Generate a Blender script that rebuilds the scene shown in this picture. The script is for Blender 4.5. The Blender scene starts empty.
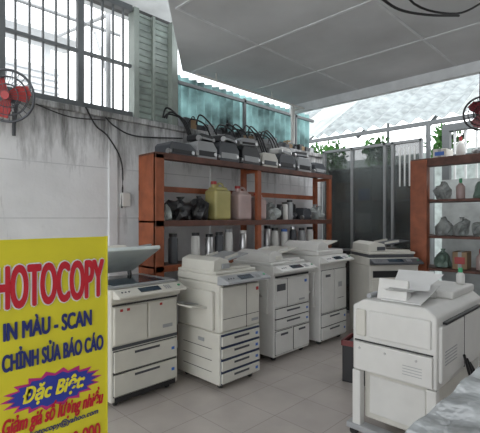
import bpy, bmesh, math, random
from mathutils import Vector, Matrix, Euler
random.seed(7)
scene=bpy.context.scene
MC={}
def mat(name,col,rough=.5,metal=0.0,var=0.06,scale=6.0,bump=0.0,bscale=60,trans=0.0,alpha=1.0,transl=0.0):
    if name in MC: return MC[name]
    m=bpy.data.materials.new(name); m.use_nodes=True
    nt=m.node_tree; N=nt.nodes; L=nt.links
    p=N['Principled BSDF']
    p.inputs['Roughness'].default_value=rough; p.inputs['Metallic'].default_value=metal
    p.inputs['Transmission Weight'].default_value=trans
    p.inputs['Alpha'].default_value=alpha
    tc=N.new('ShaderNodeTexCoord')
    no=N.new('ShaderNodeTexNoise'); no.inputs['Scale'].default_value=scale; no.inputs['Detail'].default_value=5
    L.new(tc.outputs['Object'],no.inputs['Vector'])
    r=N.new('ShaderNodeValToRGB')
    r.color_ramp.elements[0].position=.3; r.color_ramp.elements[1].position=.7
    r.color_ramp.elements[0].color=tuple(max(0,c*(1-var*2)) for c in col)+(1,)
    r.color_ramp.elements[1].color=tuple(min(1,c*(1+var)) for c in col)+(1,)
    L.new(no.outputs['Fac'],r.inputs['Fac']); L.new(r.outputs['Color'],p.inputs['Base Color'])
    if bump>0:
        n2=N.new('ShaderNodeTexNoise'); n2.inputs['Scale'].default_value=bscale
        L.new(tc.outputs['Object'],n2.inputs['Vector'])
        b=N.new('ShaderNodeBump'); b.inputs['Strength'].default_value=bump; b.inputs['Distance'].default_value=.01
        L.new(n2.outputs['Fac'],b.inputs['Height']); L.new(b.outputs['Normal'],p.inputs['Normal'])
    if transl>0:
        t=N.new('ShaderNodeBsdfTranslucent'); L.new(r.outputs['Color'],t.inputs['Color'])
        mx=N.new('ShaderNodeMixShader'); mx.inputs['Fac'].default_value=transl
        L.new(p.outputs[0],mx.inputs[1]); L.new(t.outputs[0],mx.inputs[2])
        L.new(mx.outputs[0],N['Material Output'].inputs['Surface'])
    MC[name]=m; return m

class B:
    def __init__(s,name): s.name=name; s.v=[]; s.f=[]; s.mi=[]; s.sm=[]; s.m=[]
    def _mi(s,m):
        if m not in s.m: s.m.append(m)
        return s.m.index(m)
    def add(s,vs,fs,m,smooth=False,M=None):
        o=len(s.v); k=s._mi(m)
        for v in vs:
            v=Vector(v)
            if M is not None: v=M@v
            s.v.append(tuple(v))
        for f in fs:
            s.f.append([i+o for i in f]); s.mi.append(k); s.sm.append(smooth)
    def bmadd(s,bm,m,smooth=False,M=None):
        bm.verts.index_update()
        s.add([v.co.copy() for v in bm.verts],[[v.index for v in f.verts] for f in bm.faces],m,smooth,M); bm.free()
    def box(s,x0,x1,y0,y1,z0,z1,m,bev=0.0,M=None,seg=2):
        bm=bmesh.new(); bmesh.ops.create_cube(bm,size=1)
        for v in bm.verts:
            v.co=Vector((x0 if v.co.x<0 else x1, y0 if v.co.y<0 else y1, z0 if v.co.z<0 else z1))
        if bev>0:
            bmesh.ops.bevel(bm,geom=bm.edges[:],offset=bev,segments=seg,affect='EDGES',profile=.5)
        s.bmadd(bm,m,False,M)
    def prism(s,pts,ax,a0,a1,m,bev=0.0,M=None):
        bm=bmesh.new()
        def mk(p,a):
            if ax=='x': return (a,p[0],p[1])
            if ax=='y': return (p[0],a,p[1])
            return (p[0],p[1],a)
        v0=[bm.verts.new(mk(p,a0)) for p in pts]; v1=[bm.verts.new(mk(p,a1)) for p in pts]
        n=len(pts); bm.faces.new(v0); bm.faces.new(v1[::-1])
        for i in range(n): bm.faces.new((v0[i],v1[i],v1[(i+1)%n],v0[(i+1)%n]))
        bmesh.ops.recalc_face_normals(bm,faces=bm.faces[:])
        if bev>0: bmesh.ops.bevel(bm,geom=bm.edges[:],offset=bev,segments=2,affect='EDGES',profile=.5)
        s.bmadd(bm,m,False,M)
    def cyl(s,p0,p1,r0,m,r1=None,seg=16,M=None):
        if r1 is None: r1=r0
        p0=Vector(p0);p1=Vector(p1); q=(p1-p0).to_track_quat('Z','Y').to_matrix()
        vs=[];fs=[]
        for p,r in ((p0,r0),(p1,r1)):
            for i in range(seg):
                a=2*math.pi*i/seg; vs.append(p+q@Vector((r*math.cos(a),r*math.sin(a),0)))
        for i in range(seg): fs.append([i,(i+1)%seg,seg+(i+1)%seg,seg+i])
        s.add(vs,fs,m,True,M)
        s.add(vs,[list(range(seg))[::-1],list(range(seg,2*seg))],m,False,M)
    def lathe(s,prof,c,m,seg=20,M=None,sx=1,sy=1):
        vs=[];fs=[];n=len(prof)
        for r,z in prof:
            for i in range(seg):
                a=2*math.pi*i/seg; vs.append((c[0]+r*sx*math.cos(a),c[1]+r*sy*math.sin(a),c[2]+z))
        for j in range(n-1):
            for i in range(seg): fs.append([j*seg+i,j*seg+(i+1)%seg,(j+1)*seg+(i+1)%seg,(j+1)*seg+i])
        fs.append(list(range(seg))[::-1]); fs.append(list(range((n-1)*seg,n*seg)))
        s.add(vs,fs,m,True,M)
    def tube(s,pts,r,m,seg=8,M=None):
        pts=[Vector(p) for p in pts]
        P=[]
        for i in range(len(pts)-1):
            a=pts[max(i-1,0)];b=pts[i];c=pts[i+1];d=pts[min(i+2,len(pts)-1)]
            for k in range(6):
                t=k/6
                P.append(.5*((2*b)+(c-a)*t+(2*a-5*b+4*c-d)*t*t+(3*b-a-3*c+d)*t**3))
        P.append(pts[-1])
        vs=[];fs=[]
        for i,p in enumerate(P):
            t=(P[min(i+1,len(P)-1)]-P[max(i-1,0)])
            if t.length<1e-6: t=Vector((0,0,1))
            q=t.to_track_quat('Z','Y').to_matrix()
            for k in range(seg):
                a=2*math.pi*k/seg; vs.append(p+q@Vector((r*math.cos(a),r*math.sin(a),0)))
        for i in range(len(P)-1):
            for k in range(seg): fs.append([i*seg+k,i*seg+(k+1)%seg,(i+1)*seg+(k+1)%seg,(i+1)*seg+k])
        s.add(vs,fs,m,True,M)
    def blob(s,c,r,m,n=.25,sub=3,flat=True,seed=0):
        rnd=random.Random(seed)
        bm=bmesh.new(); bmesh.ops.create_icosphere(bm,subdivisions=sub,radius=1)
        ph=[(Vector((rnd.uniform(-1,1),rnd.uniform(-1,1),rnd.uniform(-1,1)))*rnd.uniform(2,9),rnd.uniform(0,6)) for _ in range(8)]
        for v in bm.verts:
            d=1+n*sum(math.sin(v.co.dot(a)+b) for a,b in ph)/4
            v.co=Vector((v.co.x*r[0]*d,v.co.y*r[1]*d,v.co.z*r[2]*d))
            if flat and v.co.z<-r[2]*.6: v.co.z=-r[2]*.6
            v.co+=Vector(c)
        s.bmadd(bm,m,False)
    def done(s,loc=(0,0,0),rz=0,parent=None):
        me=bpy.data.meshes.new(s.name); me.from_pydata(s.v,[],s.f); me.update()
        for m in s.m: me.materials.append(m)
        for p,k,sm in zip(me.polygons,s.mi,s.sm): p.material_index=k; p.use_smooth=sm
        o=bpy.data.objects.new(s.name,me); scene.collection.objects.link(o)
        o.location=loc; o.rotation_euler=(0,0,rz)
        if parent: o.parent=parent
        return o

# ---------- materials
cream=mat('copier_cream',(.60,.585,.53),.42,var=.03)
white=mat('copier_white',(.65,.645,.62),.4,var=.03)
greyp=mat('copier_grey',(.34,.35,.36),.45,var=.04)
dgrey=mat('dark_grey_plastic',(.065,.07,.08),.4)
black=mat('black_plastic',(.014,.014,.016),.4)
navy=mat('navy_plastic',(.025,.04,.09),.4)
glassd=mat('lcd_glass',(.03,.05,.07),.1)
rubber=mat('rubber',(.02,.02,.02),.8)
seam=mat('panel_gap',(.045,.045,.045),.8)
paper=mat('paper',(.80,.80,.79),.7,var=.02)
redp=mat('red_plastic',(.38,.025,.025),.4)
greenp=mat('green_plastic',(.05,.35,.15),.4)
bluep=mat('blue_sticker',(.05,.15,.5),.4)
orange=mat('orange_brown_paint',(.30,.085,.035),.5,var=.15,scale=9)
steel=mat('steel',(.5,.5,.5),.3,metal=.9)
plk=mat('plank_brown',(.12,.05,.035),.6,var=.2,scale=12)
yel=mat('yellow_jerry',(.50,.45,.18),.35,transl=.15)
pink=mat('pinkish_jerry',(.58,.44,.42),.35,transl=.2)
bagw=mat('clear_bag',(.50,.54,.53),.18,var=.25,bump=.6,bscale=25,transl=.25)
bagk=mat('black_bag',(.02,.02,.022),.3,bump=.6,bscale=25)
cardb=mat('cardboard',(.32,.22,.13),.8,var=.1)

# ---------- floor with tiles
def floor_mat():
    m=bpy.data.materials.new('floor_tiles'); m.use_nodes=True; nt=m.node_tree;N=nt.nodes;L=nt.links
    p=N['Principled BSDF']; p.inputs['Roughness'].default_value=.22
    tc=N.new('ShaderNodeTexCoord'); br=N.new('ShaderNodeTexBrick')
    br.offset=0; br.inputs['Scale'].default_value=1; br.inputs['Brick Width'].default_value=.4; br.inputs['Row Height'].default_value=.4
    br.inputs['Mortar Size'].default_value=.003
    br.inputs['Color1'].default_value=(.50,.455,.42,1); br.inputs['Color2'].default_value=(.48,.435,.405,1); br.inputs['Mortar'].default_value=(.34,.31,.29,1)
    L.new(tc.outputs['Object'],br.inputs['Vector'])
    no=N.new('ShaderNodeTexNoise'); no.inputs['Scale'].default_value=3; no.inputs['Detail'].default_value=8
    L.new(tc.outputs['Object'],no.inputs['Vector'])
    mr=N.new('ShaderNodeMapRange'); mr.inputs['From Min'].default_value=.3; mr.inputs['From Max'].default_value=.7; mr.inputs['To Min'].default_value=.9; mr.inputs['To Max'].default_value=1.06
    L.new(no.outputs['Fac'],mr.inputs['Value'])
    mx=N.new('ShaderNodeMix'); mx.data_type='RGBA'; mx.blend_type='MULTIPLY'; mx.inputs['Factor'].default_value=1
    L.new(br.outputs['Color'],mx.inputs['A']); L.new(mr.outputs['Result'],mx.inputs['B']); L.new(mx.outputs['Result'],p.inputs['Base Color'])
    return m
b=B('floor'); b.box(-2.5,6.3,-2.5,4.0,-.1,0,floor_mat()); b.done()
b=B('exterior_ground'); b.box(-12,18,-12,18,-.3,-.101,mat('concrete_ground',(.35,.34,.32),.9)); b.done()

# ---------- left wall
def wall_mat():
    m=mat('whitewash_wall',(.74,.745,.755),.85,var=.06,scale=2.2,bump=.4,bscale=18)
    nt=m.node_tree;N=nt.nodes;L=nt.links
    p=N['Principled BSDF']; src=p.inputs['Base Color'].links[0].from_socket
    tc=N.new('ShaderNodeTexCoord')
    mp=N.new('ShaderNodeMapping'); mp.inputs['Scale'].default_value=(5,5,.8)
    L.new(tc.outputs['Object'],mp.inputs['Vector'])
    n=N.new('ShaderNodeTexNoise'); n.inputs['Scale'].default_value=1.6; n.inputs['Detail'].default_value=9; n.inputs['Roughness'].default_value=.7
    L.new(mp.outputs['Vector'],n.inputs['Vector'])
    sx=N.new('ShaderNodeSeparateXYZ'); L.new(tc.outputs['Object'],sx.inputs['Vector'])
    h=N.new('ShaderNodeMapRange'); h.inputs['From Min'].default_value=1.9; h.inputs['From Max'].default_value=2.56; h.inputs['To Min'].default_value=-.06; h.inputs['To Max'].default_value=.26
    L.new(sx.outputs['Z'],h.inputs['Value'])
    a=N.new('ShaderNodeMath'); a.operation='ADD'; L.new(n.outputs['Fac'],a.inputs[0]); L.new(h.outputs['Result'],a.inputs[1])
    r=N.new('ShaderNodeMapRange'); r.inputs['From Min'].default_value=.52; r.inputs['From Max'].default_value=.83; r.inputs['To Min'].default_value=0; r.inputs['To Max'].default_value=.9
    L.new(a.outputs[0],r.inputs['Value'])
    mx=N.new('ShaderNodeMix'); mx.data_type='RGBA'
    L.new(r.outputs['Result'],mx.inputs['Factor']); L.new(src,mx.inputs['A']); mx.inputs['B'].default_value=(.09,.09,.085,1)
    L.new(mx.outputs['Result'],p.inputs['Base Color'])
    return m
wallm=wall_mat()
b=B('wall_left')
b.box(-2.5,5.85,3.84,3.98,0,2.5,wallm)
b.box(-2.5,5.85,3.81,4.02,2.5,2.56,wallm,.01)
for x in [-1.6,-.35,.9,2.05,3.4,4.65]:
    b.box(x-.05,x+.05,3.82,3.85,0,2.5,wallm,.008)
for z in [.5,1.0,1.5,2.0]:
    b.box(-2.5,5.85,3.837,3.842,z-.004,z+.004,mat('wall_joint',(.55,.56,.57),.9))
b.done()
pl=mat('plain_plaster',(.6,.6,.59),.85,var=.05)
b=B('shading_wall_right'); b.box(-2.5,6.4,-2.62,-2.5,-.1,3.2,pl); b.done()  # unseen wall, added to cut ambient light from the open side

# ---------- ceiling
ceilm=mat('ceiling_board',(.66,.685,.70),.8,var=.10,scale=1.2)
batt=mat('ceiling_batten',(.74,.77,.79),.6)
dbeam=mat('dark_beam',(.10,.10,.10),.7)
b=B('ceiling')
b.prism([(2.9,3.8),(5.0,3.8),(5.0,-2.5),(-2.5,-2.5),(-2.5,1.2),(.6,1.2)],'z',3.2,3.26,ceilm)
for x in [3.0,4.0]:
    b.box(x-.012,x+.012,-2.5,3.78,3.192,3.2,batt)
b.box(1.99,2.01,-2.5,2.7,3.192,3.2,batt)
for y in [.3,1.5,2.7]:
    b.box(2.0 if y>1.3 else .6,5.0,y-.012,y+.012,3.194,3.2,batt)
b.box(4.96,5.04,-2.5,3.84,3.08,3.3,batt)
b.done()
b=B('ceiling_upper')
b.box(-2.5,3.2,1.0,4.4,3.86,3.9,mat('upper_roof_sheet',(.65,.66,.66),.7,transl=.5))
b.done()
b=B('roof_beam')
for y in (2.2,3.0,4.1):
    b.box(-2.5,3.2,y-.03,y+.03,3.76,3.855,dbeam)
b.done()

# ---------- window_1 bars
barm=mat('window_bar_paint',(.11,.12,.125),.5)
b=B('window_1')
b.box(-2.5,2.29,3.86,3.94,2.562,2.62,barm); b.box(-2.5,2.29,3.86,3.94,3.69,3.75,barm)
b.box(-2.5,2.29,3.88,3.92,3.1,3.13,barm)
x=-2.4
i=0
while x<2.26:
    w=.03 if i%6==0 else .007
    b.box(x-w,x+w,3.89-w*.5,3.91+w*.5,2.6,3.72,barm)
    x+=.115; i+=1
b.done()
b=B('window_louvre')
gm=mat('grey_green_louvre',(.30,.34,.31),.5)
pg2=mat('pale_green_panel',(.42,.48,.45),.5,var=.2,transl=.3)
b.box(2.31,2.37,3.86,3.98,2.562,3.75,gm); b.box(2.80,2.88,3.86,3.98,2.562,3.75,gm)
b.box(2.37,2.80,3.95,3.97,2.562,3.75,pg2)
for k in range(17):
    z=2.60+k*.07
    b.box(2.37,2.80,3.935,3.955,z-.008,z+.008,gm)
b.box(2.57,2.60,3.90,3.935,2.562,3.75,gm)
b.done()
# corrugated teal sheet
teal=mat('teal_translucent_sheet',(.20,.34,.34),.4,var=.55,scale=2.2,transl=.6)
b=B('corrugated_fence_panel')
vs=[];fs=[];n=300
for i in range(n+1):
    x=2.95+2.95*i/n; y=4.12+.03*math.sin(x*2*math.pi/.13)
    vs+= [(x,y,-.1),(x,y,3.27)]
for i in range(n): fs.append([2*i,2*i+2,2*i+3,2*i+1])
b.add(vs,fs,teal,True)
b.box(2.95,5.9,4.04,4.08,3.14,3.18,barm)
for x in (3.0,4.2,5.4): b.box(x-.02,x+.02,4.04,4.08,-.1,3.2,barm)
b.done()
# outside neighbour house behind windows
nb=mat('neighbour_wall',(.85,.86,.87),.8,var=.02)
sl=mat('slat_grey',(.66,.68,.70),.6)
b=B('neighbour_building')
b.box(-4,3,7.6,7.8,-.1,4.2,nb)
for k in range(9): b.box(-4,3,7.56,7.6,3.2+k*.11,3.23+k*.11,sl)
b.box(-4,3.2,7.1,7.8,4.6,4.66,sl)
for x in (-3,-1,1,2.8): b.box(x-.05,x+.05,7.6,7.7,4.2,4.6,nb)
b.done()
awm=mat('awning_pipe',(.35,.36,.37),.5)
b=B('awning_frame')
for x in (-1.5,-.2,1.1,2.4):
    b.cyl((x,4.6,3.95),(x+.3,6.9,4.5),.025,awm)
    b.cyl((x,4.6,-.1),(x,4.6,4.0),.03,awm)
    b.cyl((x,4.6,3.2),(x+.3,5.6,4.2),.02,awm)
b.cyl((-3,5.4,4.14),(3,5.4,4.14),.025,awm)
b.done()

# ---------- glass partition
pg=mat('smoked_glass',(.11,.125,.125),.14,var=.4,scale=1.6,alpha=.60)
alu=mat('aluminium_frame',(.32,.33,.34),.4,metal=.5)
b=B('glass_partition')
Y0,Y1=2.2,3.78
b.box(5.78,5.80,Y0,Y1,.05,2.58,pg)
for y in (2.2,2.6,2.72,3.25,3.76):
    b.box(5.76,5.83,y-.018,y+.018,0,2.6,alu)
for z in (.03,1.0,2.58):
    b.box(5.76,5.83,Y0-.02,Y1,z-.018,z+.018,alu)
for y in (2.28,2.35,2.42,2.49):
    b.box(5.755,5.775,y-.008,y+.008,1.95,2.5,mat('white_bar',(.6,.62,.62),.5))
b.done()
b=B('storage_cabinet')
b.box(6.25,6.3,2.2,3.78,0,2.3,mat('cabinet_back',(.20,.22,.23),.6))
for y in (2.2,2.98,3.74): b.box(5.9,6.25,y,y+.03,0,2.3,alu)
rnd=random.Random(9)
for z in (.1,.7,1.25,1.75,2.27):
    b.box(5.9,6.25,2.2,3.77,z,z+.025,alu)
    if z<2.2:
        y=2.26
        while y<3.6:
            w=rnd.uniform(.1,.22)
            if not (2.98-w<y<3.02): b.box(5.95,6.2,y,y+w,z+.025,z+.025+rnd.uniform(.15,.4),rnd.choice([white,cardb,greyp,dgrey,bluep,cream]),.006)
            y+=w+.03
b.done()
b=B('wall_back')
b.box(6.3,6.4,-2.5,2.1,-.1,2.05,mat('back_plaster',(.36,.39,.39),.8,var=.12))
b.box(6.3,6.4,-2.5,2.1,2.75,2.85,barm)
for y in (-2.45,2.05): b.box(6.3,6.4,y-.05,y+.05,2.05,2.75,barm)
b.done()
b=B('window_2')
y=-2.4
while y<2.0:
    b.box(6.33,6.37,y-.012,y+.012,2.05,2.75,MC['white_bar']); y+=.14
b.box(6.33,6.37,-2.4,2.0,2.38,2.41,barm)
b.done()
# outside yard canopy
can=mat('canopy_sheet',(.33,.37,.38),.5,var=.2,transl=.35)
clr=mat('clear_roof_sheet',(.85,.9,.9),.3,var=.05,transl=.8)
b=B('yard_canopy')
def cz(x): return 3.05+(x-6.6)*.62
n=240; vs=[]
for i in range(n+1):
    y=-3+10*i/n; dz=.035*math.sin(y*2*math.pi/.25)
    vs+=[(6.6,y,cz(6.6)+dz),(10.4,y,cz(10.4)+dz)]
fd=[[2*i,2*i+2,2*i+3,2*i+1] for i in range(n)]
b.add(vs,[f for i,f in enumerate(fd) if (i//20)%4!=1],can,True)
b.add(vs,[f for i,f in enumerate(fd) if (i//20)%4==1],clr,True)
for k in range(5):
    x=6.62+3.7*k/4; z=cz(x)-.08
    b.box(x-.03,x+.03,-3,7,z-.03,z+.03,barm)
for y in (-2,0,1.2,2.4,3.6,4.8,6): b.cyl((6.6,y,cz(6.6)-.12),(10.4,y,cz(10.4)-.12),.03,barm)
for y in (0,2.4,4.8): b.cyl((6.6,y,-.1),(6.6,y,2.95),.035,barm); b.cyl((10.4,y,-.1),(10.4,y,5.3),.035,barm)
b.done()
b=B('yard_wall'); b.box(11,11.2,-3,8,-.1,3.2,mat('yard_plaster',(.6,.66,.64),.8,var=.15)); b.done()
leaf=mat('leaf_green',(.12,.30,.08),.6,var=.5,scale=3,transl=.4)
def foliage(cs,name='leafy_shrub'):
    b=B(name); rnd=random.Random(3)
    for c,r,n in cs:
        for _ in range(n):
            d=Vector((rnd.gauss(0,1),rnd.gauss(0,1),rnd.gauss(0,1))).normalized()*r*rnd.uniform(.3,1)
            p=Vector(c)+d; M=Matrix.Translation(p)@Euler((rnd.uniform(0,6),rnd.uniform(0,6),rnd.uniform(0,6))).to_matrix().to_4x4()
            s=rnd.uniform(.05,.1)
            b.add([(-s,0,0),(0,-s*.45,0),(s,0,0),(0,s*.45,0)],[[0,1,2,3]],leaf,False,M)
        b.cyl((c[0],c[1],-.1),(c[0],c[1],c[2]),.04,mat('bark',(.15,.1,.07),.9))
    return b.done()
foliage([((7.8,5.0,2.75),.5,500),((8.2,4.0,2.9),.35,260),((9.2,3.0,3.1),.4,260)])

# ---------- shelves
SX0,SX1,SY0,SY1=2.25,5.4,3.38,3.68
def tall_shelf():
    b=B('storage_shelf'); x0,x1,y0,y1=SX0,SX1,SY0,SY1
    b.box(x0,x0+.03,y0,y1,0,2.13,orange,.003)
    b.box(x0,x0+.10,y0-.01,y0+.03,0,2.13,orange,.004)
    for x in (3.73,x1-.07):
        w=.07
        b.box(x,x+w,y0,y0+.05,0,2.13,orange,.004); b.box(x,x+w,y1-.05,y1,0,2.13,orange,.004)
        for z in (.3,1.0,1.45,2.08): b.box(x+.005,x+w-.005,y0+.05,y1-.05,z-.02,z+.02,orange)
    for z in (.3,1.0,1.45,2.12):
        b.box(x0,x1,y0-.005,y1,z,z+.025,plk,.003)
        b.box(x0,x1,y0-.01,y0+.02,z-.035,z+.026,orange if z<1.2 else plk,.003)
    b.box(x0,x1,y1-.02,y1,1.78,1.84,orange)
    return b.done()
tall_shelf()
def jerry(name,x,y,z,m,h=.38,w=.24,d=.2):
    b=B(name)
    b.box(-w/2,w/2,-d/2,d/2,0,h*.8,m,.03,seg=3)
    b.prism([(-w/2+.02,h*.77),(w/2-.02,h*.77),(w/2-.05,h*.88),(-w/2+.04,h*.88)],'y',-d/2+.03,d/2-.03,m,.01)
    b.cyl((-w/2+.06,0,h*.86),(-w/2+.06,0,h),.028,m); b.cyl((-w/2+.06,0,h*.95),(-w/2+.06,0,h*1.03),.034,redp)
    b.tube([(-.01,0,h*.86),(0,0,h*.97),(.06,0,h*.97),(.085,0,h*.86)],.013,m)
    return b.done((x,y,z))
jerry('jerry_can',3.2,3.52,1.477,yel,.43,.25)
jerry('jerry_can',3.58,3.53,1.477,pink,.40,.22)
jerry('jerry_can',3.91,3.55,1.477,pink,.33,.16)
def bag(name,x,y,z,r,m,seed):
    b=B(name); b.blob((0,0,r[2]*.6),r,m,.35,3,True,seed)
    b.lathe([(r[0]*.3,r[2]*1.45),(r[0]*.12,r[2]*1.62),(r[0]*.35,r[2]*1.9)],(0,0,0),m,12)
    return b.done((x,y,z))
bag('plastic_bag',2.66,3.52,1.477,(.14,.12,.13),bagk,1)
bag('plastic_bag',2.91,3.52,1.477,(.09,.11,.14),bagk,2)
bag('plastic_bag',4.13,3.52,1.477,(.09,.12,.12),bagw,3)
bag('plastic_bag',5.16,3.52,1.477,(.11,.12,.12),bagw,4)
bag('plastic_bag',2.44,3.52,1.477,(.06,.09,.11),bagw,5)
def toner(x,y,z,h,r,m,cap):
    b=B('toner_bottle'); b.lathe([(r*.95,0),(r,.01),(r,h*.85),(r*.8,h*.9),(r*.8,h)],(0,0,0),m,20)
    b.cyl((0,0,h*.93),(0,0,h*1.04),r*.86,cap); b.done((x,y,z))
for k,(x,h,m,c) in enumerate([(2.55,.3,dgrey,black),(2.85,.30,white,black),(3.05,.28,steel,black),(3.2,.3,dgrey,black),(3.35,.33,white,greyp),(3.6,.31,steel,white),(3.9,.34,greyp,white),(4.05,.36,steel,black),(4.2,.33,white,black),(4.4,.31,white,bluep),(4.6,.34,dgrey,steel),(4.8,.32,greyp,black),(5.0,.33,white,black)]):
    toner(x,3.50,1.027,h,.05,m,c)
for k,x in enumerate([4.30,4.41,4.52]): toner(x,3.5,1.477,.2+.03*k,.045,[black,white,greyp][k],black)
def part(name,x,y,z,w,d,h,m,rz=0,trim=dgrey):
    b=B(name)
    b.prism([(-w/2,0),(w/2,0),(w/2,h*.6),(w*.3,h),(-w*.42,h),(-w/2,h*.75)],'y',-d/2,d/2,m,.008)
    b.box(-w*.4,w*.4,-d/2-.006,-d/2+.01,h*.15,h*.45,trim,.003)
    b.box(-w*.3,w*.2,-d*.3,d*.3,h*.98,h*1.06,trim,.004)
    b.cyl((w*.38,-d/2-.012,h*.3),(w*.38,-d/2+.01,h*.3),.02,steel)
    b.cyl((-w*.47,-d*.42,h*.2),(-w*.47-.03,-d*.42,h*.2),.03,steel)
    return b.done((x,y,z),rz)
Z=2.147
part('printer_spare_unit',2.60,3.53,Z,.34,.26,.13,dgrey,.05,black)
part('printer_spare_unit',2.95,3.53,Z,.28,.24,.19,greyp,-.04,black)
part('printer_spare_unit',3.28,3.53,Z,.30,.26,.22,dgrey,-.06,greyp)
part('printer_spare_unit',3.64,3.53,Z,.34,.26,.22,black,.05,greyp)
part('printer_spare_unit',4.00,3.53,Z,.30,.26,.18,cream,0,dgrey)
part('printer_spare_unit',4.36,3.53,Z,.32,.26,.20,dgrey,-.05,black)
part('printer_spare_unit',4.74,3.53,Z,.34,.26,.20,greyp,.04,black)
part('printer_spare_unit',5.12,3.53,Z,.32,.26,.16,dgrey,.08,greyp)
part('printer_spare_unit',2.95,3.53,Z+.203,.26,.2,.07,black,.2,greyp)
part('printer_spare_unit',3.30,3.53,Z+.235,.28,.2,.08,black,.3,greyp)
part('printer_spare_unit',3.66,3.53,Z+.235,.26,.2,.09,greyp,-.2,black)
part('printer_spare_unit',4.36,3.53,Z+.213,.26,.2,.08,white,.15,greyp)
part('printer_spare_unit',4.74,3.53,Z+.213,.24,.2,.07,black,-.2,greyp)
part('fuser_unit',4.86,3.54,1.477,.2,.2,.16,dgrey)
part('fuser_unit',4.68,3.60,1.477,.1,.12,.22,black)
b=B('cable_bundle')
rnd=random.Random(5)
for k in range(16):
    x=2.7+rnd.uniform(-.1,1.6)
    b.tube([(x,3.76,2.60),(x+.05,3.75,2.63+rnd.uniform(0,.1)),(x+.25,3.76,2.62),(x+.35,3.75,2.45),(x+.45,3.77,2.3)],.01,black)
b.done()
b=B('junk_pile')
for k in range(26):
    x=3.02+k*.1+rnd.uniform(-.03,.03)
    h=rnd.uniform(.03,.13)
    M=Matrix.Translation((x,3.90,2.562))@Matrix.Rotation(rnd.uniform(-.3,.3),4,'Z')
    b.box(-.05,.05,-.06,.06,0,h,rnd.choice([black,dgrey,greyp,cardb,dgrey]),.006,M=M)
    if k%2: b.tube([(x-.1,3.83,2.575),(x,3.85,2.59+h),(x+.1,3.86,2.575)],.006,black)
b.done()
# right shelf
b=B('display_rack')
b.box(5.28,5.72,2.06,2.12,0,2.22,orange,.004)
b.box(5.28,5.72,-.1,-.04,0,2.22,orange,.004)
b.box(5.28,5.34,.98,1.03,0,2.22,orange,.004)
b.box(5.22,5.30,1.92,2.12,0,2.22,orange,.004)
for z in (.3,.85,1.25,1.7,2.18):
    b.box(5.28,5.72,-.1,2.06,z,z+.03,plk,.003)
b.box(5.24,5.30,-.1,2.12,2.14,2.24,plk,.003)
b.done()
gb=mat('green_bag',(.16,.24,.20),.3,bump=.5)
bg2=mat('grey_bag',(.34,.35,.35),.25,var=.3,bump=.6,transl=.15)
rnd=random.Random(21)
k=10
def carton(x,y,z,w,d,h,m,rz):
    b=B('spare_part_carton'); b.box(-w/2,w/2,-d/2,d/2,0,h,m,.004)
    b.box(-w/2-.001,w/2+.001,-.02,.02,.0,h+.001,greyp); b.box(-w/2-.002,-w/2,-d*.35,d*.35,h*.3,h*.7,rnd.choice([paper,redp,bluep])); b.done((x,y,z),rz)
for z in (.882,1.282,1.732,2.242):
    y=1.82
    while y>0:
        c=rnd.random()
        if c<.45: bag('plastic_bag',5.50,y,z,(.09,.09,.12 if z<2.2 else .07),rnd.choice([bagw,bg2,bagw,gb]),k)
        elif c<.8: carton(5.5,y,z,.24,.16,rnd.uniform(.14,.28) if z<2.2 else .12,rnd.choice([white,cardb,cream,greyp]),rnd.uniform(-.08,.08))
        else:
            b=B('spray_bottle'); b.lathe([(.045,0),(.05,.01),(.05,.15),(.015,.20)],(0,0,0),rnd.choice([white,yel,pink]),16); b.cyl((0,0,.19),(0,0,.25),.018,rnd.choice([redp,greenp,black])); b.done((5.45,y,z))
        y-=.22; k+=1
        if .86<y<1.14: y=.84
# ---------- copiers
def casters(b,w,d):
    for sx in (-1,1):
        for sy in (-1,1):
            x=sx*(w/2-.07); y=sy*(d/2-.07)
            b.cyl((x-.012,y,.028),(x+.012,y,.028),.028,rubber); b.box(x-.02,x+.02,y-.02,y+.02,.03,.065,dgrey)
def drawer(b,x0,x1,z0,z1,yf,m,handle=True,gapm=seam):
    b.box(x0-.004,x1+.004,yf-.003,yf+.01,z0-.006,z1+.006,gapm)
    b.box(x0,x1,yf-.018,yf+.01,z0+.002,z1-.002,m,.005)
    if handle:
        c=(x0+x1)/2; w=(x1-x0)*.2
        b.box(c-w,c+w,yf-.021,yf-.01,z1-.042,z1-.018,dgrey,.003)
        b.box(c-w,c+w,yf-.024,yf-.01,z1-.02,z1-.012,m)
    b.box(x1-.06,x1-.03,yf-.0205,yf-.01,(z0+z1)/2-.012,(z0+z1)/2+.012,bluep)
def adf(b,w,d,z,m,m2=greyp):
    b.box(-w/2+.01,w/2-.01,-d/2+.05,d/2-.01,z,z+.03,m,.01)
    pts=[(-w/2+.02,z+.028),(w*.42,z+.028),(w*.42,z+.05),(-w*.08,z+.055),(-w*.12,z+.12),(-w*.3,z+.15),(-w/2+.03,z+.12)]
    b.prism(pts,'y',-d/2+.09,d/2-.05,m,.008)
    pts=[(-w*.12,z+.095),(w*.46,z+.15),(w*.46,z+.163),(-w*.12,z+.11)]
    b.prism(pts,'y',-d/2+.14,d/2-.10,m2,.003)
    for yy in (-d/2+.17,d/2-.15):
        pts=[(-w*.05,z+.115),(w*.25,z+.143),(w*.25,z+.168),(-w*.05,z+.14)]
        b.prism(pts,'y',yy,yy+.012,m,.002)
    b.box(-w*.28,-w*.12,-d/2+.075,-d/2+.1,z+.045,z+.09,m2,.004)
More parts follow.
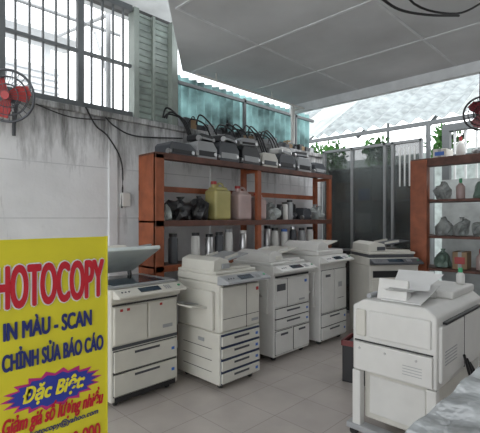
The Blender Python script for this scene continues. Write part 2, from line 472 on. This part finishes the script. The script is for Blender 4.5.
def panel(b,x0,x1,yf,z,m,screen=True,depth=.12):
    b.prism([(yf-depth,z-.03),(yf+.03,z-.05),(yf+.03,z+.03),(yf-.02,z+.03),(yf-depth,z-.01)],'x',x0,x1,m,.006)
    sl=(.04)/(depth-.02)
    M=Matrix.Translation(((x0+x1)/2,yf-depth/2-.01,z+.012))@Matrix.Rotation(math.atan(sl),4,'X')
    w=(x1-x0)
    if screen: b.box(-w*.18,w*.12,-.03,.032,0,.004,glassd,M=M)
    for i in range(3):
        for j in range(3): b.cyl((w*.2+i*.022,-.022+j*.02,0),(w*.2+i*.022,-.022+j*.02,.005),.007,greyp,M=M,seg=8)
    b.cyl((w*.42,0,0),(w*.42,0,.006),.012,greenp,M=M,seg=12)
    for i in range(3): b.cyl((-w*.42+i*.03,0,0),(-w*.42+i*.03,0,.004),.008,dgrey,M=M,seg=8)

def copier_a():
    w,d=.52,.60; b=B('office_photocopier'); casters(b,w,d)
    yf=-d/2
    b.box(-w/2,w/2,yf,d/2,.05,.50,cream,.012)
    b.box(-w/2+.005,w/2-.005,yf+.005,d/2,.498,.93,cream,.015)
    b.box(-w/2-.0,w/2+.0,yf+.01,d/2,.93,1.0,cream,.012)
    for k in range(4): 
        drawer(b,-w/2+.02,w/2-.02,.065+k*.107,.065+k*.107+.088,yf,cream,True,navy)
        b.box(-w/2+.02,w/2-.02,yf-.012,yf,.065+k*.107+.088,.065+k*.107+.103,navy)
    b.box(-w/2+.02,w/2-.02,yf-.014,yf+.02,.51,.90,cream,.014)
    b.box(-w/2+.03,w/2-.03,yf-.017,yf,.62,.624,seam); b.box(.06,.063,yf-.017,yf,.51,.90,seam)
    b.box(w/2-.13,w/2-.04,yf-.017,yf,.55,.575,greyp); b.box(w/2-.07,w/2-.04,yf-.018,yf,.83,.86,redp)
    b.box(-w/2+.05,w/2-.05,yf-.008,yf+.04,.905,.925,black)
    panel(b,-w/2+.0,w/2+.02,yf,.965,greyp)
    adf(b,w+.02,d,1.0,cream,greyp)
    b.box(-w/2-.03,-w/2+.01,-d/2+.06,d/2-.06,.52,.86,cream,.01)
    b.prism([(-w/2-.01,.70),(-w/2-.2,.735),(-w/2-.2,.75),(-w/2-.01,.72)],'y',-.17,.17,cream,.003)
    b.prism([(-w/2-.03,.725),(-w/2-.19,.757),(-w/2-.19,.762),(-w/2-.03,.73)],'y',-.05,.10,greyp)
    for z in (.15,.25,.35): b.box(-w/2-.003,-w/2+.01,-.2,.2,z,z+.004,seam)
    b.box(-w/2-.006,-w/2,-.1,-.02,.4,.43,greyp)
    return b
copier_a().done((2.64,2.90,0))
def copier_b():
    w,d=.64,.62; b=B('office_photocopier'); casters(b,w,d); yf=-d/2
    b.box(-w/2,w/2,yf,d/2,.05,.93,cream,.014)
    b.box(-w/2+.03,w/2-.03,yf-.004,yf+.02,.05,.09,black)
    drawer(b,-w/2+.02,w/2-.02,.10,.27,yf,cream); drawer(b,-w/2+.02,w/2-.02,.285,.45,yf,cream)
    b.box(-w/2+.02,-.0,yf-.016,yf+.02,.50,.80,cream,.01); b.box(.008,w/2-.02,yf-.016,yf+.02,.50,.80,cream,.01)
    b.box(-w/2+.01,w/2-.01,yf-.004,yf,.465,.49,dgrey)
    b.box(-w/2+.01,w/2-.01,yf-.003,yf,.805,.82,seam)
    for x in (-.25,-.19,.12): b.box(x,x+.025,yf-.018,yf,.76,.78,redp)
    b.box(.15,.25,yf-.018,yf,.56,.59,greyp)
    b.box(-w/2-.02,w/2+.01,yf-.03,d/2,.83,.94,cream,.014)
    panel(b,-w/2,w/2,yf-.01,.91,cream)
    b.box(-w/2-.01,w/2+.0,yf+.03,d/2-.01,.94,.955,greyp,.003)
    b.box(-w/2+.06,w/2-.08,yf+.08,d/2-.08,.955,.958,glassd)
    M=Matrix.Translation((0,d/2-.03,.985))@Matrix.Rotation(-math.radians(27),4,'X')
    b.box(-w/2,w/2-.1,-d+.08,0,0,.035,mat('lid_bluegrey',(.58,.64,.64),.4),.01,M=M)
    b.box(-w/2,-.06,-d+.15,-.06,.034,.09,cream,.02,M=M)
    b.prism([(-.08,.06),(w/2-.1,.09),(w/2-.1,.102),(-.08,.075)],'y',-d+.2,-.12,greyp,.003,M=M)
    for x in (-.22,.18): b.cyl((x,d/2-.05,.94),(x,d/2-.03,1.02),.02,dgrey)
    b.cyl((-.3,-.1,.94),(-.3,-.12,1.16),.008,steel)
    b.box(-w/2-.02,-w/2,-.25,.25,.1,.8,cream,.008)
    b.box(w/2,w/2+.02,-.2,.22,.55,.81,dgrey,.006)
    return b
copier_b().done((1.88,3.26,0))
def copier_c():
    w,d=.62,.62; b=B('office_photocopier'); casters(b,w,d); yf=-d/2
    b.box(-w/2,w/2,yf,d/2,.05,.97,white,.014)
    for sx in (-1,1):
        c=sx*w/4
        b.box(c-w/4+.015,c+w/4-.012,yf-.004,yf,.075,.32,seam); b.box(c-w/4+.02,c+w/4-.016,yf-.016,yf+.01,.08,.315,white,.008)
        b.box(c-.06,c+.06,yf-.019,yf,.27,.292,dgrey)
    drawer(b,-w/2+.02,w/2-.02,.335,.44,yf,white); drawer(b,-w/2+.02,w/2-.02,.45,.55,yf,white)
    b.box(-w/2+.02,w/2-.02,yf-.017,yf+.02,.57,.86,white,.012)
    b.box(-.11,-.106,yf-.019,yf,.57,.86,seam)
    b.box(-.28,-.14,yf-.02,yf,.74,.81,dgrey); b.box(.1,.2,yf-.02,yf,.60,.62,greyp); b.box(.2,.24,yf-.02,yf,.79,.82,bluep)
    b.box(-w/2-.01,w/2+.01,yf-.005,d/2,.90,1.0,white,.012)
    b.box(-w/2+.02,w/2-.02,yf-.008,yf+.04,.875,.895,black)
    panel(b,-w/2,w/2,yf,.97,white)
    adf(b,w,d,1.0,white,cream)
    b.box(-w/2-.03,-w/2+.01,-.24,.24,.5,.86,white,.01)
    b.prism([(-w/2-.02,.66),(-w/2-.16,.80),(-w/2-.16,.812),(-w/2-.02,.675)],'y',-.18,.18,white,.003)
    return b
copier_c().done((3.56,3.03,0))
def copier_d():
    w,d=.58,.62; b=B('office_photocopier'); casters(b,w,d); yf=-d/2
    b.box(-w/2,w/2,yf,d/2,.05,1.0,white,.014)
    drawer(b,-w/2+.02,w/2-.02,.07,.21,yf,white); drawer(b,-w/2+.02,w/2-.02,.22,.36,yf,white)
    for x0,x1 in ((-w/2+.02,-.005),(.005,w/2-.02)):
        b.box(x0-.004,x1+.004,yf-.004,yf,.375,.885,seam); b.box(x0,x1,yf-.017,yf+.02,.38,.88,white,.01)
    b.box(-.2,-.1,yf-.02,yf,.80,.83,dgrey); b.box(.08,.16,yf-.02,yf,.66,.72,greyp); b.box(.06,.2,yf-.02,yf,.52,.525,seam)
    b.box(-w/2-.01,w/2+.01,yf-.01,d/2,.93,1.05,white,.012)
    panel(b,-w/2,w/2,yf,1.01,white)
    b.box(-w/2+.01,w/2-.01,yf+.03,d/2-.01,1.05,1.11,white,.016)
    b.prism([(-w/2+.03,1.10),(0,1.10),(-.03,1.19),(-.16,1.22),(-w/2+.05,1.18)],'y',yf+.06,d/2-.05,white,.012)
    b.prism([(-.02,1.14),(w/2,1.20),(w/2,1.212),(-.02,1.16)],'y',yf+.12,d/2-.12,cream,.003)
    b.box(-w/2-.14,-w/2,-.2,.2,.62,.64,white,.005)
    b.box(-w/2-.03,-w/2+.01,-.24,.24,.45,.86,white,.01)
    return b
copier_d().done((4.34,3.0,0))
def copier_e():
    w,d=.62,.62; b=B('office_photocopier'); casters(b,w,d); yf=-d/2
    b.box(-w/2,w/2,yf,d/2,.05,.96,cream,.014)
    for k in range(3): drawer(b,-w/2+.02,w/2-.02,.07+k*.13,.19+k*.13,yf,cream,True,black)
    b.box(-w/2+.02,w/2-.02,yf-.016,yf+.02,.48,.76,cream,.012)
    b.box(-w/2+.04,w/2-.04,yf-.01,yf+.01,.79,.87,black,.004)
    b.box(-w/2-.01,w/2+.01,yf,d/2,.92,1.02,cream,.012)
    panel(b,-w/2,w/2,yf,.985,dgrey)
    b.box(-w/2+.02,w/2-.02,yf+.06,d/2-.02,1.02,1.06,dgrey,.01)
    adf(b,w,d,1.06,cream,dgrey)
    return b
copier_e().done((4.98,2.38,0),math.radians(-38))

# ---------- near machine on right
b=B('large_format_copier')
X0,X1,Y0,Y1=2.57,3.50,.885,1.44
b.prism([(Y0,.46),(Y1,.46),(Y1,.90),(Y1-.08,.95),(Y0+.06,.95),(Y0,.90)],'x',X0,X1,white,.012)
b.box(X0-.02,X0+.02,Y0+.02,Y1-.02,.47,.66,white,.008)
b.box(X0-.012,X0,Y0+.02,Y1-.02,.665,.672,seam)
b.box(X0-.015,X0+.01,Y0+.03,Y1-.12,.70,.88,white,.01)
b.box(X0-.018,X0+.01,Y1-.10,Y1-.03,.70,.88,cream,.01)
for k in range(4): b.box(X0-.0205,X0-.01,Y0+.08,Y0+.2,.52+k*.018,.524+k*.018,greyp)
for y in (1.0,1.2,1.38): b.cyl((X0-.024,y,.62),(X0-.01,y,.62),.008,steel,seg=8)
b.box(X0+.03,X1-.03,Y0-.02,Y0+.01,.50,.84,white,.01)
b.box(X0+.1,X1-.1,Y0-.024,Y0,.845,.86,black)
for k in range(5): b.box(X0+.08,X0+.3,Y0-.0225,Y0-.01,.60+k*.02,.605+k*.02,greyp)
b.box(X0+.45,X0+.453,Y0-.0225,Y0-.01,.50,.84,seam)
b.box(X0+.07,X1-.07,Y0+.05,Y1-.05,.12,.46,cream,.01)
b.box(X0+.065,X0+.08,Y0+.09,Y1-.09,.16,.42,white,.006)
b.box(X0-.01,X0+.05,Y1-.06,Y1,.06,.46,white,.008); b.box(X0-.01,X0+.05,Y0,Y0+.06,.06,.46,white,.008)
b.box(X1-.05,X1,Y1-.06,Y1,.06,.46,white,.008); b.box(X1-.05,X1,Y0,Y0+.06,.06,.46,white,.008)
b.box(X0-.02,X0+.06,Y0-.04,Y1+.04,.05,.09,greyp,.006); b.box(X1-.06,X1,Y0-.04,Y1+.04,.05,.09,greyp,.006)
for x in (X0+.02,X1-.03):
    for y in (Y0,Y1): b.cyl((x-.015,y,.027),(x+.015,y,.027),.027,rubber); b.box(x-.012,x+.012,y-.012,y+.012,.027,.06,dgrey)
b.box(X0+.42,X1-.02,Y0+.04,Y1-.06,.945,1.0,white,.014)
b.cyl((X0+.06,Y1-.09,.965),(X1-.06,Y1-.09,.965),.018,greyp)
b.done()
b=B('paper_output_tray')
b.prism([(2.62,.952),(2.97,1.03),(2.97,1.035),(2.62,.957)],'y',1.0,1.26,paper)
b.box(2.95,2.965,1.02,1.24,.951,1.03,white)
for k,(a,dz) in enumerate(((.1,.01),(-.15,.018),(.25,.026))):
    M=Matrix.Translation((2.84,1.14,1.01+dz))@Matrix.Rotation(a,4,'Z')
    vs=[];fs=[]
    for i in range(9):
        t=i/8; vs+=[(-.2+.4*t,-.12,.08*t*t),(-.2+.4*t,.12,.08*t*t)]
    for i in range(8): fs.append([2*i,2*i+2,2*i+3,2*i+1])
    b.add(vs,fs,paper,True,M)
b.prism([(2.64,.952),(2.74,.952),(2.70,1.08),(2.68,1.09)],'y',1.10,1.30,white,.004)
b.done()
b=B('spray_bottle')
b.lathe([(.028,0),(.03,.01),(.03,.07),(.012,.09)],(0,0,0),white,16); b.cyl((0,0,.085),(0,0,.12),.016,greenp); b.done((3.40,1.0,1.001))
b=B('power_cable')
for k in range(3):
    b.tube([(2.95+.06*k,.845,.60-.04*k),(3.02+.06*k,.82,.42),(3.1+.05*k,.80,.3),(3.3,.78,.05),(3.5,.75,.012)],.009,black)
b.done()
tb=mat('plastic_wrap',(.46,.49,.50),.15,var=.2,bump=.8,bscale=12)
b=B('work_table')
b.box(1.25,2.40,-.35,.58,.71,.745,white,.006)
n=24; vs=[];fs=[]
for i in range(n+1):
    for j in range(n+1):
        x=1.24+1.17*i/n; y=-.36+.95*j/n
        vs.append((x,y,.757+.006*math.sin(x*23+y*9)+.005*math.sin(y*31-x*11)))
for i in range(n):
    for j in range(n): a=i*(n+1)+j; fs.append([a,a+n+1,a+n+2,a+1])
b.add(vs,fs,tb,True)
for x in (1.3,2.34):
    for y in (-.3,.52): b.box(x-.025,x+.025,y-.025,y+.025,0,.71,greyp,.003)
b.done()
mar=mat('maroon_plastic',(.16,.03,.03),.4)
b=B('plastic_crate')
for a in (-.13,.12): b.box(a,a+.01,-.13,.13,0,.36,black); b.box(-.13,.13,a,a+.01,0,.36,black)
b.box(-.13,.13,-.13,.13,0,.01,black)
for a in (-.14,.12): b.box(a,a+.02,-.14,.14,.33,.38,mar,.004); b.box(-.14,.14,a,a+.02,.33,.38,mar,.004)
b.box(-.11,.11,-.11,.11,.30,.35,dgrey,.01)
b.done((3.50,1.88,0),.2)

# ---------- sign board
yelb=mat('sign_yellow',(.74,.66,.03),.5,var=.03)
sx0,sx1,sy=.40,.985,1.91
b=B('advertising_sign_board')
b.box(sx0,sx1,sy,sy+.012,.25,1.4,yelb)
b.box(sx0-.012,sx0,sy-.004,sy+.02,.25,1.41,steel); b.box(sx1,sx1+.006,sy-.004,sy+.02,.25,1.41,yelb); b.box(sx0,sx1,sy-.002,sy+.02,1.4,1.408,yelb)
for x in (sx0+.05,sx1-.05):
    b.cyl((x,sy+.02,1.3),(x,sy+.32,.01),.011,steel); b.box(x-.01,x+.01,sy-.0,sy+.02,0,.26,steel)
b.box(sx0+.05,sx1-.05,sy+.15,sy+.17,.68,.70,steel)
def burst(cx,cz,rx,rz,n,y,m,k=.8):
    pts=[]
    for i in range(2*n):
        a=math.pi*i/n; q=1 if i%2==0 else k
        pts.append((cx+rx*q*math.cos(a),cz+rz*q*math.sin(a)))
    b.prism(pts,'y',y,y+.002,m)
burst(.735,.725,.225,.088,18,sy-.003,mat('magenta',(.55,.03,.2),.5),.78)
burst(.735,.725,.20,.070,18,sy-.005,mat('royal_blue',(.03,.05,.36),.5),.85)
sign=b.done()
def text(s,x0,x1,zb,h,m,name,shear=0,off=0.0,y=sy-.006,bold=0.0,slope=0):
    cu=bpy.data.curves.new(name,'FONT'); cu.body=s; cu.size=1; cu.shear=shear; cu.offset=off
    cu.materials.append(m)
    o=bpy.data.objects.new(name,cu); scene.collection.objects.link(o)
    bpy.context.view_layer.update()
    xs=[c[0] for c in o.bound_box]; mnx,mxx=min(xs),max(xs)
    s1=(x1-x0)/(mxx-mnx)
    o.rotation_euler=(math.pi/2,0,0); o.scale=(s1,h/.73,1)
    o.location=(x0-mnx*s1,y,zb); o.parent=sign
    if bold>0:
        for k,(dx,dz) in enumerate(((1,0),(0,1),(-1,0),(0,-1),(.7,.7),(-.7,-.7),(.7,-.7),(-.7,.7))):
            c=o.copy(); scene.collection.objects.link(c)
            c.location=o.location+Vector((dx*bold,.0002*(k+1),dz*bold)); c.parent=sign; c.name=name+'_stroke_%d'%k
    return o
signred=mat('sign_red',(.55,.015,.03),.5,var=.02); signblue=mat('sign_blue',(.02,.03,.17),.5,var=.02)
wht=mat('sign_white',(.85,.85,.85),.5)
text('PHOTOCOPY',.450,.965,1.12,.185,wht,'heading_outline',bold=.011,y=sy-.004)
text('PHOTOCOPY',.450,.965,1.12,.185,signred,'heading',bold=.0055,y=sy-.008)
text('IN MÀU - SCAN',.525,.905,.985,.075,signblue,'line_1',bold=.0032)
text('CHỈNH SỬA BÁO CÁO',.52,.965,.855,.072,signblue,'line_2',bold=.003)
text('Đặc Biệt:',.60,.87,.70,.065,mat('sign_text_yellow',(.9,.8,.05),.5),'line_3',shear=.3,bold=.003,y=sy-.008)
text('Giảm giá số lượng nhiều',.52,.965,.59,.065,signred,'line_4',shear=.3,bold=.0025)
text('Email: photocopy@yahoo.com',.52,.94,.545,.026,signblue,'line_5',shear=.2,bold=.0007)
text('ĐT: 0900 000 000',.50,.95,.43,.07,signred,'line_6',bold=.002)

# ---------- wall bits
def fan(name,c,q,cage,blade,r=.19,arm=None):
    b=B(name); c=Vector(c); q=Vector(q).normalized()
    M=Matrix.Translation(c)@q.to_track_quat('Z','Y').to_matrix().to_4x4()
    for rr in (r,r*.75,r*.45):
        for sgn in (1,-1):
            pts=[(rr*math.cos(2*math.pi*i/16),rr*math.sin(2*math.pi*i/16),sgn*.05*(1-rr/(r*1.02))) for i in range(17)]
            b.tube(pts,.004 if rr<r else .010,cage,M=M,seg=6)
    for i in range(24):
        a=2*math.pi*i/24
        for sgn in (1,-1): b.cyl((.03*math.cos(a),.03*math.sin(a),.05*sgn),(r*math.cos(a),r*math.sin(a),0),.002,cage,M=M,seg=5)
    for i in range(3):
        b.prism([(.02,-.03),(r*.6,-.09),(r*.86,-.04),(r*.88,.03),(.1,.05),(.02,.03)],'z',-.004,.004,blade,M=M@Matrix.Rotation(2.094*i+.3,4,'Z')@Matrix.Rotation(.3,4,'X'))
    b.cyl((0,0,-.14),(0,0,-.04),.05,cage,M=M); b.cyl((0,0,-.04),(0,0,.055),.032,blade,M=M)
    for p in arm: b.cyl(p[0],p[1],.014,cage)
    return b.done()
fan('wall_fan',(1.02,3.60,2.47),(-.6,-.75,-.15),dgrey,redp,.20,[((1.12,3.72,2.47),(1.13,3.81,2.3)),((1.13,3.82,2.2),(1.13,3.82,2.4))])
fan('wall_fan',(4.85,1.22,2.60),(-.9,-.35,-.1),black,mat('fan_blade',(.25,.03,.04),.3),.17,[((4.95,1.26,2.62),(4.98,1.26,3.07))])
b=B('electrical_box')
b.box(.80,.92,3.76,3.84,2.24,2.42,greyp,.008); b.box(.82,.90,3.75,3.77,2.28,2.38,white,.004)
b.tube([(.86,3.8,2.24),(.85,3.8,2.0),(.83,3.82,1.5)],.008,black)
b.done()
b=B('wall_cable')
b.tube([(1.75,3.80,2.56),(1.85,3.80,2.40),(1.98,3.79,2.30),(2.13,3.80,2.05),(2.13,3.80,1.6)],.008,black)
b.tube([(1.95,3.80,2.50),(2.05,3.79,2.42),(2.3,3.80,2.36),(2.9,3.80,2.42)],.008,black)
b.tube([(1.3,3.80,2.50),(1.6,3.80,2.44),(1.95,3.80,2.47)],.006,black)
b.box(2.13,2.22,3.78,3.84,1.62,1.76,white,.006)
b.done()
b=B('ceiling_cable')
b.tube([(2.6,1.45,3.18),(2.75,1.35,3.08),(3.0,1.3,3.05),(3.3,1.2,3.08),(3.7,1.1,3.18)],.010,black)
b.tube([(2.6,1.2,3.18),(2.9,1.15,3.0),(3.3,1.0,3.02),(3.6,.9,3.18)],.008,black)
b.done()
b=B('conduit_pipe'); b.cyl((2.9,3.55,3.10),(4.93,3.55,3.10),.014,white)
b.cyl((4.88,3.72,2.6),(4.88,3.72,3.18),.03,white); b.cyl((4.2,3.55,3.10),(4.2,3.55,3.185),.01,white); b.cyl((3.2,3.55,3.10),(3.2,3.55,3.185),.01,white)
b.cyl((4.88,3.55,3.10),(4.88,3.72,3.10),.014,white); b.cyl((4.88,3.72,2.62),(4.88,3.80,2.62),.012,white)
b.done()

# ---------- light
w=bpy.data.worlds.new('World'); scene.world=w; w.use_nodes=True
N=w.node_tree.nodes; L=w.node_tree.links
bg=N['Background']; bg.inputs['Color'].default_value=(.94,.97,1,1); bg.inputs['Strength'].default_value=2.9
sun=bpy.data.lights.new('sun','SUN'); sun.energy=2.0; sun.angle=math.radians(20); sun.color=(1,.97,.92)
so=bpy.data.objects.new('sun',sun); scene.collection.objects.link(so); so.rotation_euler=(math.radians(35),math.radians(-30),0)

# ---------- camera
cam=bpy.data.cameras.new('camera'); cam.sensor_width=36; cam.lens=36*410/480; cam.shift_y=1.5/480; cam.clip_start=.05
co=bpy.data.objects.new('camera',cam); scene.collection.objects.link(co)
co.location=(0,0,1.5); co.rotation_euler=(math.pi/2,0,-math.radians(45.35))
scene.camera=co
scene.view_settings.view_transform='Standard'
scene.view_settings.exposure=0.0
